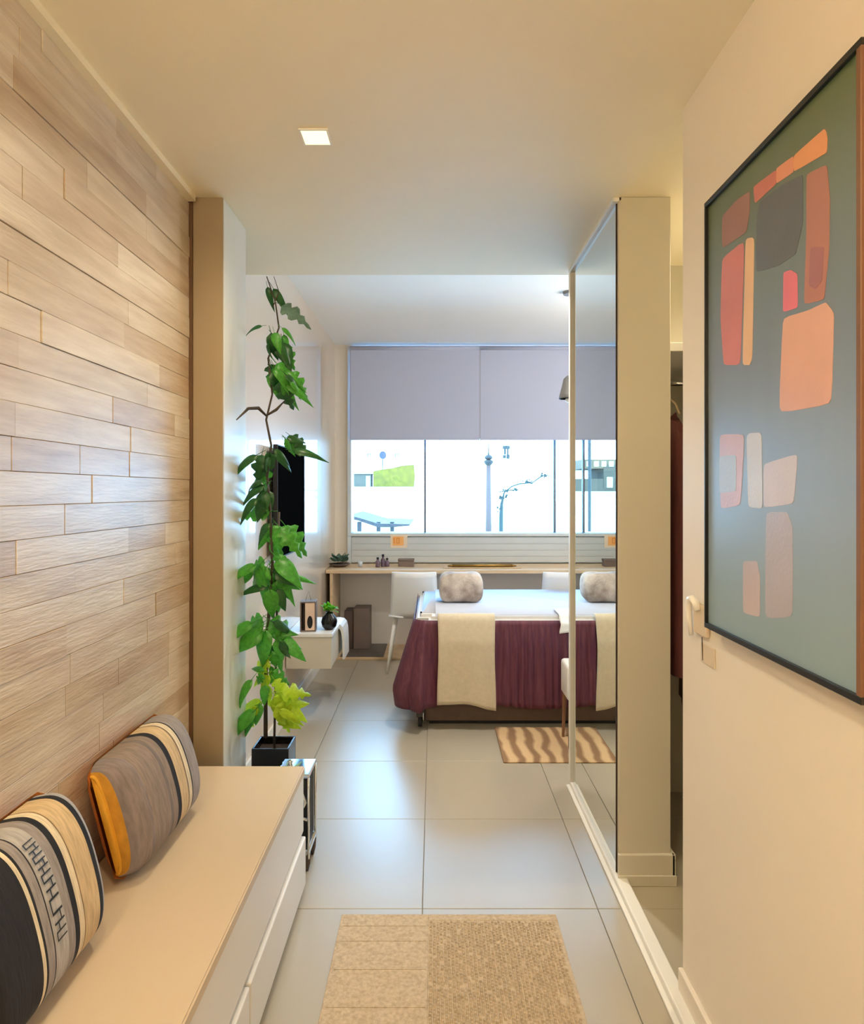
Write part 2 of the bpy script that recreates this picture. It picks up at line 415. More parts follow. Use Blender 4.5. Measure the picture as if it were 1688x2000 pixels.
cushion('black, tan and grey striped cushion nearest the camera on bench', 1.01, .40, .325, .10,
        [(0, (150, 120, 70)), (.02, BLK), (.33, BLK), (.36, CRM), (.385, BLK), (.40, GREY), (.45, BLK), (.46, LG), (.56, GREY), (.62, BLK), (.66, CRM), (.70, (130, 104, 70)), (.71, TAN), (.82, TAN), (.85, BLK), (.89, LG)],
        0, math.radians(15), XL+.100,
        [(.475, .55, .40+.028*k, .406+.028*k) for k in range(14)]+[(.475+.025*(k % 3), .482+.025*(k % 3), .40+.028*k, .428+.028*k) for k in range(13)])

# ------------------------------------------------------------------ painting
XP = XR-.030
art = thing('painting', 'large abstract painting of salmon and grey shapes in black frame', 'painting', (0, 0, 0))
def wallp(px, py, X=XP): return P(px, py, X*FPX/(px-VX))
yn, yf = XP*FPX/(1682-VX), XP*FPX/(1384-VX)
zt = EYE+555/FPX*yf; zb = EYE-256/FPX*yf
def canvas_mat():
    m = bpy.data.materials.new('teal_glare_canvas'); m.use_nodes = True; nt = m.node_tree; b = nt.nodes['Principled BSDF']
    b.inputs['Roughness'].default_value = .38; b.inputs['Coat Weight'].default_value = .6; b.inputs['Coat Roughness'].default_value = .3
    tc = nt.nodes.new('ShaderNodeTexCoord'); sp = nt.nodes.new('ShaderNodeSeparateXYZ'); nt.links.new(tc.outputs['Object'], sp.inputs[0])
    n = nt.nodes.new('ShaderNodeTexNoise'); n.inputs['Scale'].default_value = 2.2; n.inputs['Detail'].default_value = 3
    mp = nt.nodes.new('ShaderNodeMapping'); mp.inputs['Scale'].default_value = (1, 3, .6)
    nt.links.new(tc.outputs['Object'], mp.inputs[0]); nt.links.new(mp.outputs[0], n.inputs['Vector'])
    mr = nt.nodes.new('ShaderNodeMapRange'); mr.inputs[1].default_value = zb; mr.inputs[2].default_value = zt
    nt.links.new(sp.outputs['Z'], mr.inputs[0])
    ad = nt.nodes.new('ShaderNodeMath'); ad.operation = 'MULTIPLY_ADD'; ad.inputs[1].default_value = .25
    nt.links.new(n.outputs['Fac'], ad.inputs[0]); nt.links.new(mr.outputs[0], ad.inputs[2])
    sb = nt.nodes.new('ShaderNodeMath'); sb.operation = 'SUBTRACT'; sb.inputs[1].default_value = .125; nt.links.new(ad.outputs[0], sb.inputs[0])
    cr = nt.nodes.new('ShaderNodeValToRGB'); el = cr.color_ramp.elements  # olive-to-teal paint, with some of the bluish glare put into the ramp
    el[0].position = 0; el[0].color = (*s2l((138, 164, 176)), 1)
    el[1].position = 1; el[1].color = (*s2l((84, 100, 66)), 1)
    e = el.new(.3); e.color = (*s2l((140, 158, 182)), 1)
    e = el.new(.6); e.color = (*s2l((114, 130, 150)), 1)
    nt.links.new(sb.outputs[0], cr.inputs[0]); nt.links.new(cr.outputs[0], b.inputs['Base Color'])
    return m
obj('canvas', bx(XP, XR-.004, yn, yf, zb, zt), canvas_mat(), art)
fw = .012
obj('frame_top', bx(XP-.008, XR-.002, yn-fw, yf+.006, zt, zt+fw, .001, 1), M['frameblack'], art)
obj('frame_bottom', bx(XP-.008, XR-.002, yn-fw, yf+.006, zb-fw, zb, .001, 1), M['frameblack'], art)
obj('frame_side', bx(XP-.008, XR-.002, yf, yf+.006, zb, zt, .001, 1), M['frameblack'], art)
obj('frame_side', bx(XP-.008, XR-.002, yn-fw, yn, zb, zt, .001, 1), M['framebrown'], art)
shapes = [
 ((236, 150, 88), [(1551,304),(1611,251),(1615,258),(1617,271),(1616,298),(1551,336)]),
 ((228, 138, 98), [(1517,329),(1551,304),(1551,336),(1517,359)]),
 ((200, 100, 82), [(1472,365),(1517,331),(1517,359),(1475,398)]),
 ((146, 92, 78), [(1411,423),(1440,390),(1465,373),(1465,410),(1459,453),(1411,486)]),
 ((206, 108, 104), [(1411,505),(1455,469),(1447,713),(1414,713),(1408,621)]),
 ((234, 186, 136), [(1457,466),(1474,463),(1470,700),(1465,713),(1451,713)]),
 ((72, 74, 82), [(1485,393),(1530,360),(1569,340),(1569,436),(1555,496),(1521,519),(1477,532),(1479,423)]),
 ((168, 100, 82), [(1576,340),(1616,321),(1622,390),(1620,489),(1611,585),(1571,595),(1576,456)]),
 ((150, 82, 84), [(1584,482),(1611,482),(1607,548),(1594,565),(1581,558)]),
 ((226, 98, 120), [(1531,532),(1545,527),(1558,535),(1559,601),(1530,610)]),
 ((226, 160, 128), [(1530,621),(1580,606),(1614,590),(1630,611),(1625,789),(1522,807)]),
 ((216, 150, 138), [(1406,848),(1455,848),(1447,987),(1408,994)]),
 ((176, 182, 186), [(1406,891),(1439,888),(1439,960),(1406,963)]),
 ((220, 214, 214), [(1459,852),(1465,846),(1484,845),(1488,851),(1490,994),(1462,990)]),
 ((210, 186, 184), [(1492,906),(1559,886),(1551,984),(1492,992)]),
 ((170, 150, 152), [(1497,1000),(1538,1000),(1549,1030),(1549,1205),(1495,1208)]),
 ((200, 164, 152), [(1452,1096),(1479,1096),(1485,1126),(1485,1206),(1452,1197)]),
]
def chaikin(pts, q=.07):
    for _ in range(2):
        out = []
        for i, p in enumerate(pts):
            n = pts[(i+1) % len(pts)]
            out += [(p[0]+(n[0]-p[0])*q, p[1]+(n[1]-p[1])*q), (n[0]+(p[0]-n[0])*q, n[1]+(p[1]-n[1])*q)]
        pts = out; q = .2
    return pts
for k, (c, pts) in enumerate(shapes):
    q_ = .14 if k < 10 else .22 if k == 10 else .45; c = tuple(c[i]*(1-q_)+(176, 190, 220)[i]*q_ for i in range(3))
    lift = .0006+.0004*(k in (8, 12))
    mm = mat('oil_paint', c, .4, var=.07, scale=7, bump=.15, bscale=150, coat=.4, coat_rough=.3)
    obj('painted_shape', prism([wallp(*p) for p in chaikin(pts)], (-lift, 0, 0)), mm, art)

# wall handset next to the painting, and a flush plate below it
def wp(px, py): return wallp(px, py, XR)
hs = thing('intercom', 'white wall intercom handset tucked behind the painting edge', 'intercom', (0, 0, 0))
a, b_ = wp(1360, 1166), wp(1391, 1242)
obj('wall_plate', bx(XR-.012, XR-.0005, b_.y+.01, a.y-.012, 1.055, 1.135, .003), M['plate'], hs)
arch = [(XR-.014, a.y-.003, 1.045), (XR-.020, a.y-.002, 1.09), (XR-.022, a.y-.004, 1.125), (XR-.022, a.y-.014, 1.142), (XR-.022, a.y-.030, 1.146), (XR-.020, a.y-.046, 1.138), (XR-.018, a.y-.054, 1.12)]
obj('handset', tb(arch, [.006, .007, .009, .010, .010, .010, .008], 10), M['plastic'], hs, True)
obj('cord_stub', tb([(XR-.006, a.y-.052, 1.05), (XR-.004, a.y-.052, .99)], .0012, 6), M['stem'], hs)
sp_ = wp(1372, 1226)
tag(obj('switch_plate', bx(XR-.004, XR-.0003, wp(1398, 1250).y, sp_.y, .985, 1.035, .001, 1), M['plate']), 'flush cream cover plate just below the intercom', 'plate')

# ------------------------------------------------------------------ ceiling lights
glow = emat('lamp_glow', (1.0, .93, .50), .95)
def downlight(x, y, z, w, label, group, watts, size=.076, col=LAMP_WARM):
    t = thing('downlight', label, 'light', (x, y, z), 0, group)
    s = size/2
    bm = bmesh.new()
    box(bm, -s-.006, s+.006, -s-.006, -s, -.004, .0); box(bm, -s-.006, s+.006, s, s+.006, -.004, .0)
    box(bm, -s-.006, -s, -s, s, -.004, .0); box(bm, s, s+.006, -s, s, -.004, .0)
    obj('trim_ring', bm, M['plastic'], t)
    obj('diffuser', bx(-s, s, -s, s, -.003, -.0005, .001, 1), glow, t)
    ld = bpy.data.lights.new('bulb', 'SPOT'); ld.spot_size = math.radians(158); ld.spot_blend = 1.0
    ld.shadow_soft_size = size*.4; ld.energy = watts; ld.color = col
    lo = bpy.data.objects.new('bulb', ld); link(lo, t); lo.location = (0, 0, -.012)
    return t
downlight(-.358, 1.935, HC, 0, 'small square glowing recessed light in the hall ceiling', 'hall lights', LAMP_HALL)
downlight(-.28, .45, HC, 0, 'unseen fill light added above the near part of hall', 'hall lights', LAMP_HALL)  # out of view, added to brighten the hall
def fill_globe(x, y, ztop, drop, r, radiance, col, label):  # globes out of view, added only to lift ceiling and wall brightness
    t = thing('fill_globe', label, 'lamp', (x, y, ztop), 0, 'added fill globes')
    obj('ceiling_rose', lathe([(.05, -.018), (.055, 0)], 20), M['plastic'], t, True)
    obj('stem_tube', tb([(0, 0, -.018), (0, 0, -drop+r*.98)], .006, 8), M['chrome'], t)
    g = [(r*math.sin(math.pi*k/14)+.0005, -drop-r*math.cos(math.pi*k/14)) for k in range(15)]
    obj('globe', lathe(g, 28), emat('fill_glow', col, radiance), t, True)
fill_globe(-.55, -.55, HC, .34, .10, FILL_HALL, LAMP_WARM, 'unseen fill globe added near the entrance wall of hall')
downlight(1.22, 2.325, HC, 0, 'fill light added inside the closet recess', 'hall lights', 26.0, .04)  # added to brighten the closet gap
fill_globe(1.75, 4.3, HR, .42, .12, FILL_ROOM, (1.0, .93, .84), 'unseen fill globe added at far side of treatment room')
for (x, y, l) in ((.3, 3.32, 'unseen fill light added above striped mat'),):
    downlight(x, y, HR, 0, l, 'added room fill', FILL_LAMP_ROOM, .12, (1.0, .93, .84))  # out of view, added to light the bed front and floor

# ------------------------------------------------------------------ hall rug
def rug_mat(name, loops):
    m = bpy.data.materials.new(name); m.use_nodes = True; nt = m.node_tree; b = nt.nodes['Principled BSDF']
    b.inputs['Roughness'].default_value = .95; b.inputs['Specular IOR Level'].default_value = .1
    tc = nt.nodes.new('ShaderNodeTexCoord')
    n = nt.nodes.new('ShaderNodeTexNoise'); n.inputs['Scale'].default_value = 90; n.inputs['Detail'].default_value = 4
    nt.links.new(tc.outputs['Object'], n.inputs['Vector'])
    cr = nt.nodes.new('ShaderNodeValToRGB'); el = cr.color_ramp.elements
    el[0].position = .3; el[0].color = (*s2l((172, 155, 132)), 1); el[1].position = .7; el[1].color = (*s2l((200, 183, 160)), 1)
    nt.links.new(n.outputs['Fac'], cr.inputs[0]); nt.links.new(cr.outputs[0], b.inputs['Base Color'])
    bp = nt.nodes.new('ShaderNodeBump'); bp.inputs['Strength'].default_value = .8; bp.inputs['Distance'].default_value = .003
    nt.links.new(n.outputs['Fac'], bp.inputs['Height']); nt.links.new(bp.outputs[0], b.inputs['Normal'])
    return m
jm = rug_mat('jute_weave', False)
rug = thing('rug', 'tan woven jute runner lying on the hall floor', 'rug', (-.31, .9, .0005))
RW, RL = .72, 1.25
obj('flat_weave', boxes((0, .292, 0, RL, 0, .007, .002), (.292, RW, 0, RL, 0, .0055, .001), (.292, RW, RL-.03, RL, .0, .007, .002)), jm, rug)
# looped half: ribs of knots, a few big panels of different pitch
bm = bmesh.new(); x = .300; k = 0
while x < RW-.008:
    pitch = .0125; y = .01+(k % 2)*.006
    while y < RL-.035:
        if random.random() < .93:
            h = random.uniform(.0035, .006); w = .0046; l = .0052
            jx = random.uniform(-.0012, .0012)
            top = [bm.verts.new((x+jx+dx*w*.5, y+dy*l*.5, .0055+h)) for dx, dy in ((-1, -1), (1, -1), (1, 1), (-1, 1))]
            bot = [bm.verts.new((x+jx+dx*w, y+dy*l, .005)) for dx, dy in ((-1, -1), (1, -1), (1, 1), (-1, 1))]
            bm.faces.new(top)
            for q in range(4): bm.faces.new((bot[q], bot[(q+1) % 4], top[(q+1) % 4], top[q]))
        y += .0125
    x += .0112; k += 1
tag(obj('loop_pile', bm, jm, rug), None, None, kind='stuff')
# raised seams on the flat half
for yy in (.12, .25, .40, .56, .70, .86, 1.0, 1.12, 1.19): obj('seam', bx(.012, .285, yy, yy+.003, .0068, .0082), jm, rug)

# ------------------------------------------------------------------ mirror door
md_ = thing('mirror_door', 'tall frameless mirror sliding door beside the tan pillar', 'mirror', (.668, 2.345, 0))
obj('mirror_panel', bx(0, .006, .006, .735, .032, HC-.018), M['mirror'], md_)
obj('backing', bx(.007, .026, .004, .735, .032, HC-.018), M['whitepaint'], md_)
obj('end_stile', bx(-.014, .026, .7355, .765, .030, HC-.017, .003), M['whitepaint'], md_)
obj('near_edge', bx(-.001, .007, .0, .0055, .032, HC-.018), M['dark'], md_)

# ------------------------------------------------------------------ closet interior
sh = thing('closet_shelf', 'white shelf crossing the closet gap', 'shelf', (.864, 2.36, 1.945))
obj('board', bx(0, .554, 0, .67, 0, .032, .002), M['whitepaint'], sh)
tag(obj('clothes_rail', tb([(.872, 2.68, 1.88), (1.41, 2.68, 1.88)], .012, 12), M['chrome'], None, True), 'chrome clothes rail under the closet shelf', 'rail')
def garment(x, m, length, label):
    t = thing('coat', label, 'clothing', (x, 2.68, 1.88), 0, 'clothes on the closet rail')
    bm = bmesh.new()
    def f(u, v):
        a = u*2*math.pi; zz = -.12-v*length
        wy = (.12+.09*min(1, v*6))*(1+.12*v); wx = .035+.02*v
        return Vector((wx*math.sin(a)*(1+.2*math.sin(a*5+v*2)), wy*math.cos(a)*(1+.03*math.sin(a*9)), zz+(.05*abs(math.cos(a))*-1 if v < .01 else 0)))
    grid(bm, f, 40, 16); obj('garment_body', bm, m, t, True)
    obj('hanger', tb([(0, 0, .02), (0, .02, .03), (0, .02, 0), (0, 0, -.05), (0, .11, -.10), (0, .15, -.145)], .004, 6), M['wood'], t)
    obj('hanger_arm', tb([(0, 0, -.05), (0, -.11, -.10), (0, -.15, -.145)], .004, 6), M['wood'], t)
    return t
garment(.97, M['maroon'], 1.05, 'maroon garment hanging on the closet rail')
garment(1.13, M['taupecloth'], 1.25, 'longer taupe coat hanging behind the maroon garment')
garment(1.30, M['maroon'], .9, 'short maroon jacket deepest inside closet')

# ------------------------------------------------------------------ climbing plant
PX, PY = -.665, 2.66
plant = thing('climbing_plant', 'tall climbing houseplant with large green leaves in black pot', 'plant', (PX, PY, 0))
obj('pot', boxes((-.075, .075, -.07, -.062, 0, .385, .003), (-.075, .075, .062, .07, 0, .385, .003), (-.075, -.067, -.062, .062, 0, .385, .003),
                 (.067, .075, -.062, .062, 0, .385, .003), (-.067, .067, -.062, .062, 0, .02)), M['black'], plant)
obj('soil', bx(-.066, .066, -.061, .061, .3, .355), M['soil'], plant)
def loc(px, py, d): return P(px, py, d)-Vector((PX, PY, 0))
mainpts = [loc(519, 1440, 2.64), loc(519, 1340, 2.63), loc(521, 1250, 2.62), loc(527, 1180, 2.62), loc(532, 1100, 2.61), loc(528, 1000, 2.6), loc(522, 930, 2.6),
           loc(530, 870, 2.6), loc(520, 820, 2.6), loc(532, 770, 2.6), loc(524, 700, 2.6), loc(545, 640, 2.6), loc(538, 590, 2.6), loc(521, 540, 2.6)]
obj('stem', tb(mainpts, [.009, .008, .0075, .007, .006, .0055, .005, .005, .0045, .004, .004, .0035, .003, .002], 8), M['stem'], plant, True)
obj('branch', tb([loc(520, 812, 2.6), loc(505, 797, 2.56), loc(485, 798, 2.5), loc(462, 820, 2.42)], [.004, .007, .006, .002], 8), M['stem'], plant, True)
obj('branch', tb([loc(520, 812, 2.6), loc(540, 800, 2.6), loc(556, 783, 2.6)], [.004, .006, .002], 8), M['stem'], plant, True)
obj('branch', tb([loc(533, 600, 2.6), loc(545, 570, 2.6), loc(535, 540, 2.6)], [.002, .002, .001], 6), M['stem'], plant, True)
obj('stake', tb([(.0, 0, .34), loc(545, 1000, 2.68)], .005, 8), M['stem'], plant, True)

def leaf_mesh(name, wfac, droop, split, m):
    bm = bmesh.new(); n = 10
    def width(t): return wfac*(math.sin(math.pi*min(1, t**.62))**.8)*(1-.15*t)
    left, mid, right = [], [], []
    for i in range(n+1):
        t = i/n; w = width(t) if 0 < i < n else .004
        if split and i in (3, 6, 8): w *= .42
        y = t; zc = -droop*t*t
        mid.append(bm.verts.new((0, y, zc)))
        left.append((bm.verts.new((-w*.55, y-.02, zc+.05*wfac)), bm.verts.new((-w, y-.06+.04*t, zc-.14*wfac))))
        right.append((bm.verts.new((w*.55, y-.02, zc+.05*wfac)), bm.verts.new((w, y-.06+.04*t, zc-.14*wfac))))
    for i in range(n):
        bm.faces.new((mid[i], mid[i+1], left[i+1][0], left[i][0])); bm.faces.new((left[i][0], left[i+1][0], left[i+1][1], left[i][1]))
        bm.faces.new((mid[i+1], mid[i], right[i][0], right[i+1][0])); bm.faces.new((right[i+1][0], right[i][0], right[i][1], right[i+1][1]))
    # petiole
    tube(bm, [(0, -.32, .10), (0, -.15, .06), (0, .02, 0)], [.010, .011, .012], 5)
    bmesh.ops.recalc_face_normals(bm, faces=bm.faces[:])
    me = bpy.data.meshes.new(name); bm.to_mesh(me); bm.free(); me.materials.append(m)
    for p in me.polygons: p.use_smooth = True
    return me
LM = []
for nm in ('leaf', 'leafdark', 'leaflit', 'leafgrey'):
    LM.append([leaf_mesh('leaf', .26, .45, False, M[nm]), leaf_mesh('leaf', .36, .65, True, M[nm]), leaf_mesh('leaf', .17, .85, False, M[nm])])
def add_leaf(px, py, d, size, ang, kind, var, tilt=None):
    """ang: direction in the picture plane in degrees, 0 = to +x, 90 = up."""
    o = bpy.data.objects.new('leaf', LM[kind][var]); link(o, plant)
    a = math.radians(ang); tl = random.uniform(-.5, .5) if tilt is None else tilt
    yd = Vector((math.cos(a), -math.sin(tl)*.9, math.sin(a))).normalized()       # along the leaf
    up = Vector((random.uniform(-.3, .3), -.9, .55)); xd = yd.cross(up).normalized(); zd = xd.cross(yd)
    R = Matrix((xd, yd, zd)).transposed().to_4x4()
    o.matrix_local = Matrix.Translation(loc(px, py, d)) @ R @ Matrix.Scale(size, 4)
rr = random.uniform
# top sparse leaves
add_leaf(535, 565, 2.6, .10, -55, 1, 2, .2); add_leaf(523, 562, 2.6, .08, -80, 1, 2, .1); add_leaf(552, 598, 2.6, .12, -20, 3, 1, .2)
add_leaf(510, 637, 2.58, .07, 178, 1, 2, .1)
clusters = [  # px, py, count, spread x, spread y, size, kinds
    (545, 660, 9, 18, 26, .115, (0, 1, 1, 0)), (548, 730, 9, 22, 26, .12, (0, 0, 1, 1)), (560, 745, 4, 12, 18, .115, (0, 0)),
    (562, 860, 5, 14, 10, .09, (0, 1)), (525, 905, 7, 20, 22, .12, (1, 1, 0)), (515, 960, 6, 18, 22, .12, (1, 1, 0)),
    (535, 1035, 8, 22, 26, .13, (0, 0, 1)), (525, 1110, 8, 20, 20, .14, (0, 0, 1)), (552, 1105, 5, 12, 18, .14, (0, 0)), (530, 1150, 7, 16, 22, .13, (0, 0, 1)),
    (520, 1225, 8, 20, 20, .14, (0, 0, 1)), (545, 1250, 7, 16, 22, .12, (0, 0, 1)), (520, 1300, 6, 20, 16, .10, (0, 0, 2)),
    (530, 1330, 6, 20, 16, .10, (0, 2, 2)), (545, 1365, 12, 14, 22, .12, (2, 2, 2)), (545, 1395, 6, 8, 12, .09, (2, 2)), (505, 1385, 5, 14, 14, .12, (0, 2)),
]
for (cx, cy, n, sx, sy, size, kinds) in clusters:
    for k in range(round(n*1.15)):
        px_, py_ = cx+random.gauss(0, sx*.55), cy+random.gauss(0, sy*.55)
        side = 1 if px_ > 528 else -1
        ang = (random.choice((-25, -45, -65, 10, -80)) if side > 0 else random.choice((205, 225, 245, 175, 260)))+rr(-12, 12)
        add_leaf(px_, py_, 2.60+rr(-.09, .05), size*rr(.6, 1.05), ang, random.choice(kinds), random.choice((0, 0, 1, 2, 2)))
for (px_, py_, s, a, kd) in ((500, 890, .13, 200, 1), (497, 1105, .13, 195, 0), (490, 1218, .15, 200, 0), (495, 1390, .17, 215, 0), (500, 975, .11, 220, 1), (575, 880, .11, 2, 1), (490, 1330, .12, 225, 0)):
    add_leaf(px_, py_, 2.5, s, a, kd, 2, .35)

# ------------------------------------------------------------------ chrome rack at bench end
rk = thing('magazine_rack', 'small chrome rack with black front standing past bench end', 'rack', (-.535, 2.47, 0))
obj('top_tray', bx(-.062, .068, -.075, .075, .350, .366, .006, 3), M['chrome'], rk)
obj('top_knob', lathe([(.010, 0), (.012, .006), (.008, .014), (.012, .02), (.006, .026)], 12, -.02, .0, .366), M['chrome'], rk, True)
obj('front_panel', bx(.012, .060, -.066, -.056, .085, .345, .004), M['blackmatte'], rk)
obj('side_panel', bx(.050, .060, -.055, .060, .085, .345, .004), M['blackmatte'], rk)
obj('inner_panel', bx(-.055, .010, -.060, .060, .085, .345, .004), M['blackmatte'], rk)
for (x, y) in ((.064, -.070), (.008, -.070), (.064, .066)):
    obj('upright', tb([(x, y, .05), (x, y, .352)], .005, 8), M['chrome'], rk, True)
obj('brace', tb([(.012, -.071, .225), (.036, -.072, .205), (.060, -.071, .195)], .006, 8), M['chrome'], rk, True)
obj('brace', tb([(.038, -.072, .30), (.052, -.073, .262), (.040, -.072, .235)], .007, 8), M['chrome'], rk, True)
obj('bottom_tray', bx(-.06, .068, -.074, .07, .060, .085, .008, 3), M['chrome'], rk)
for (x, y) in ((.022, -.06), (.056, -.06), (.056, .05), (-.04, -.06), (-.04, .05)):
    obj('foot', lathe([(.006, 0), (.013, .03), (.015, .062)], 12, x, y, 0), M['browndark'], rk, True)

# ------------------------------------------------------------------ television, console
tv = thing('television', 'flat black television mounted on the glossy cream wall', 'television', (XROOM, 3.55, 1.05))
obj('screen_body', bx(.035, .062, 0, .74, 0, .64, .004), M['blackmatte'], tv)
obj('screen', bx(.0622, .0635, .008, .732, .010, .632), M['screen'], tv)
obj('wall_bracket', bx(0.0, .035, .25, .5, .2, .45), M['blackmatte'], tv)
cs = thing('wall_console', 'wall-hung white-topped console with tan front below television', 'console', (XROOM+.001, 4.0, .32))
CW = .296
obj('body', bx(0, CW-.012, .006, .52, 0, .196, .003), M['pillar'], cs)
obj('front', bx(.004, CW-.008, -.004, .0055, .0, .196, .002), M['pillar'], cs)
def waterfall():
    prof = [(0, .22), (CW-.03, .22), (CW+.002, .213), (CW+.018, .195), (CW+.026, .16), (CW+.030, .10), (CW+.032, .0), (CW+.032, -.02)]
    inner = [(CW+.018, -.02), (CW+.018, .0), (CW+.016, .10), (CW+.010, .155), (CW+.002, .178), (CW-.015, .19), (CW-.03, .197), (0, .197)]
    return prism([(x, .30, z) for x, z in prof+inner], (0, .22, 0))
obj('top', bx(0, CW, -.008, .30, .197, .22, .003), M['white'], cs)
obj('curved_end', waterfall(), M['white'], cs)
# lantern box
ln = thing('lantern', 'small wooden box lantern with dark opening on console', 'lantern', (-.80, 4.075, .5405), math.radians(6))
obj('case', boxes((-.05, -.042, -.03, .06, 0, .19, .002), (.042, .05, -.03, .06, 0, .19, .002), (-.042, .042, -.03, .06, .182, .19), (-.042, .042, -.03, .06, 0, .008), (-.042, .042, .052, .06, .008, .182)), M['brown'], ln)
obj('front_board', bx(-.018, .041, -.028, -.020, .009, .181), mat('pinkish_wood', (226, 198, 176), .5, var=.08, scale=12), ln)
obj('opening', prism([(.012+.017*math.cos(t), -.030, .060+.040*math.sin(t)) for t in [2*math.pi*k/18 for k in range(18)]], (0, .003, 0)), M['blackmatte'], ln)
obj('hanging_cord', tb([(-.02, .015, .19), (.0, .015, .25), (.015, .015, .19)], .0015, 6), M['stem'], ln)
# vase with plant
vs_ = thing('vase_plant', 'round black vase with bright green leaves on console', 'plant', (-.675, 4.12, .5405))
obj('vase', lathe([(.026, 0), (.045, .02), (.052, .05), (.044, .080), (.026, .098), (.024, .110), (.019, .110), (.018, .10)], 24), M['black'], vs_, True)
sm = [leaf_mesh('leaf', .42, .4, False, mat('fresh_leaf', (110, 190, 40), .5, var=.3, scale=20, trans=.35))]
for k in range(26):
    o = bpy.data.objects.new('leaf', sm[0]); link(o, vs_)
    a = rr(0, 2*math.pi); el_ = rr(.2, 1.4); yd = Vector((math.cos(a)*math.cos(el_), math.sin(a)*math.cos(el_), math.sin(el_)))
    xd = yd.cross(Vector((.1, .2, 1))).normalized(); R = Matrix((xd, yd, xd.cross(yd))).transposed().to_4x4()
    o.matrix_local = Matrix.Translation(Vector((rr(-.02, .02), rr(-.02, .02), rr(.112, .135)))+yd*.012) @ R @ Matrix.Scale(rr(.035, .055), 4)

# ------------------------------------------------------------------ bed
BX0, BX1, BY0, BY1, BZ = -.115, 1.75, 3.86, 4.92, .68
bed = thing('treatment_bed', 'treatment bed with white sheet on dark brown base', 'bed', (0, 0, 0))
def slab(x0, x1, y0, y1, z0, z1, r, e):
    bm = bx(x0, x1, y0, y1, z0, z1)
    ve = [ed for ed in bm.edges if abs(ed.verts[0].co.z-ed.verts[1].co.z) > .01]
    bmesh.ops.bevel(bm, geom=ve, offset=r, segments=6, affect='EDGES')
    te = [ed for ed in bm.edges if min(v.co.z for v in ed.verts) > z1-.001]
    bmesh.ops.bevel(bm, geom=te, offset=e, segments=4, affect='EDGES'); return bm
obj('mattress', slab(BX0+.012, BX1-.012, BY0+.012, BY1-.012, .18, BZ-.012, .07, .02), M['mattress'], bed)
obj('sheet', slab(BX0, BX1, BY0, BY1, .46, BZ, .085, .04), M['sheet'], bed, True)
obj('base', bx(-.055, BX1-.03, BY0+.045, BY1-.06, .028, .18, .004), M['bedbase'], bed)
obj('base_skid', bx(-.03, BX1-.06, BY0+.08, BY1-.1, .0, .028), M['blackmatte'], bed)
for (x, y) in ((-.085, 3.90), (-.085, 4.82), (1.68, 3.90), (1.68, 4.82)):
    lg = obj('leg', bx(x-.022, x+.022, y-.018, y+.018, .055, .2, .004), M['black'], bed)
    obj('caster', tb([(x-.012, y-.01, .03), (x+.012, y-.01, .03)], .030, 16), M['blackmatte'], lg, True)
    obj('caster_fork', tb([(x+.018, y-.012, .1), (x+.019, y-.012, .02)], .006, 8), M['chrome'], lg, True)
# plum bed skirt
path = []
r = .085; e = .006
x0, y0 = BX0-e, BY0-e
for k in range(110): path.append((x0, BY1-.05-(BY1-.05-(y0+r))*k/110, -1, 0, 0))
for k in range(25):
    a = math.pi+math.pi/2*k/24; path.append((x0+r+r*math.cos(a), y0+r+r*math.sin(a), math.cos(a), math.sin(a), 0))
for k in range(1, 281): path.append((x0+r+(BX1+e-x0-r)*k/280, y0, 0, -1, 0))
s = 0; plist = []
for i, q in enumerate(path):
    if i: s += math.hypot(q[0]-path[i-1][0], q[1]-path[i-1][1])
    plist.append((*q, s))
NV = 18
def skirt():
    bm = bmesh.new(); rows = []
    for (x, y, nx, ny, cor, s) in plist:
        col_ = []
        left = nx < -.99
        front = ny < -.99
        dcor = math.hypot(x-(x0+.02), y-(y0+.02))
        fl = math.exp(-(dcor/.22)**2)
        drop = .52 if not front else .51
        for j in range(NV+1):
            v = j/NV
            zz = BZ-.030-v*drop
            if front and x > .02: zz += v*.03*math.sin(x*7.1)*.5
            pl = (abs(math.sin(s*34+.9*math.sin(s*9)))**.7)*.045*v**.7 if not front or x < .03 else (.5+.5*math.sin(s*120+1.3*math.sin(s*31)))*.015*min(1, v*3)
            if front and x <= .03: pl = (abs(math.sin(s*34+.9*math.sin(s*9)))**.7)*.05*v*max(.15, 1-(x-x0)/.16)
            off = pl+.015*v+fl*.115*(v**1.1)*(1 if not front else .35*max(0, 1-(x-x0)/.13))
            if v > .8 and fl > .3 and not front: off -= (v-.8)*.25*fl; 
            col_.append(bm.verts.new((x+nx*off, y+ny*off, zz)))
        rows.append(col_)
    for a, b in zip(rows, rows[1:]):
        for j in range(NV): bm.faces.new((a[j], b[j], b[j+1], a[j+1]))
    return bm
sk = tag(obj('bed_cover', skirt(), M['purple'], None, True), 'plum pleated cover hanging round the sides of the bed', 'bed cover')
solidify(sk, .004)
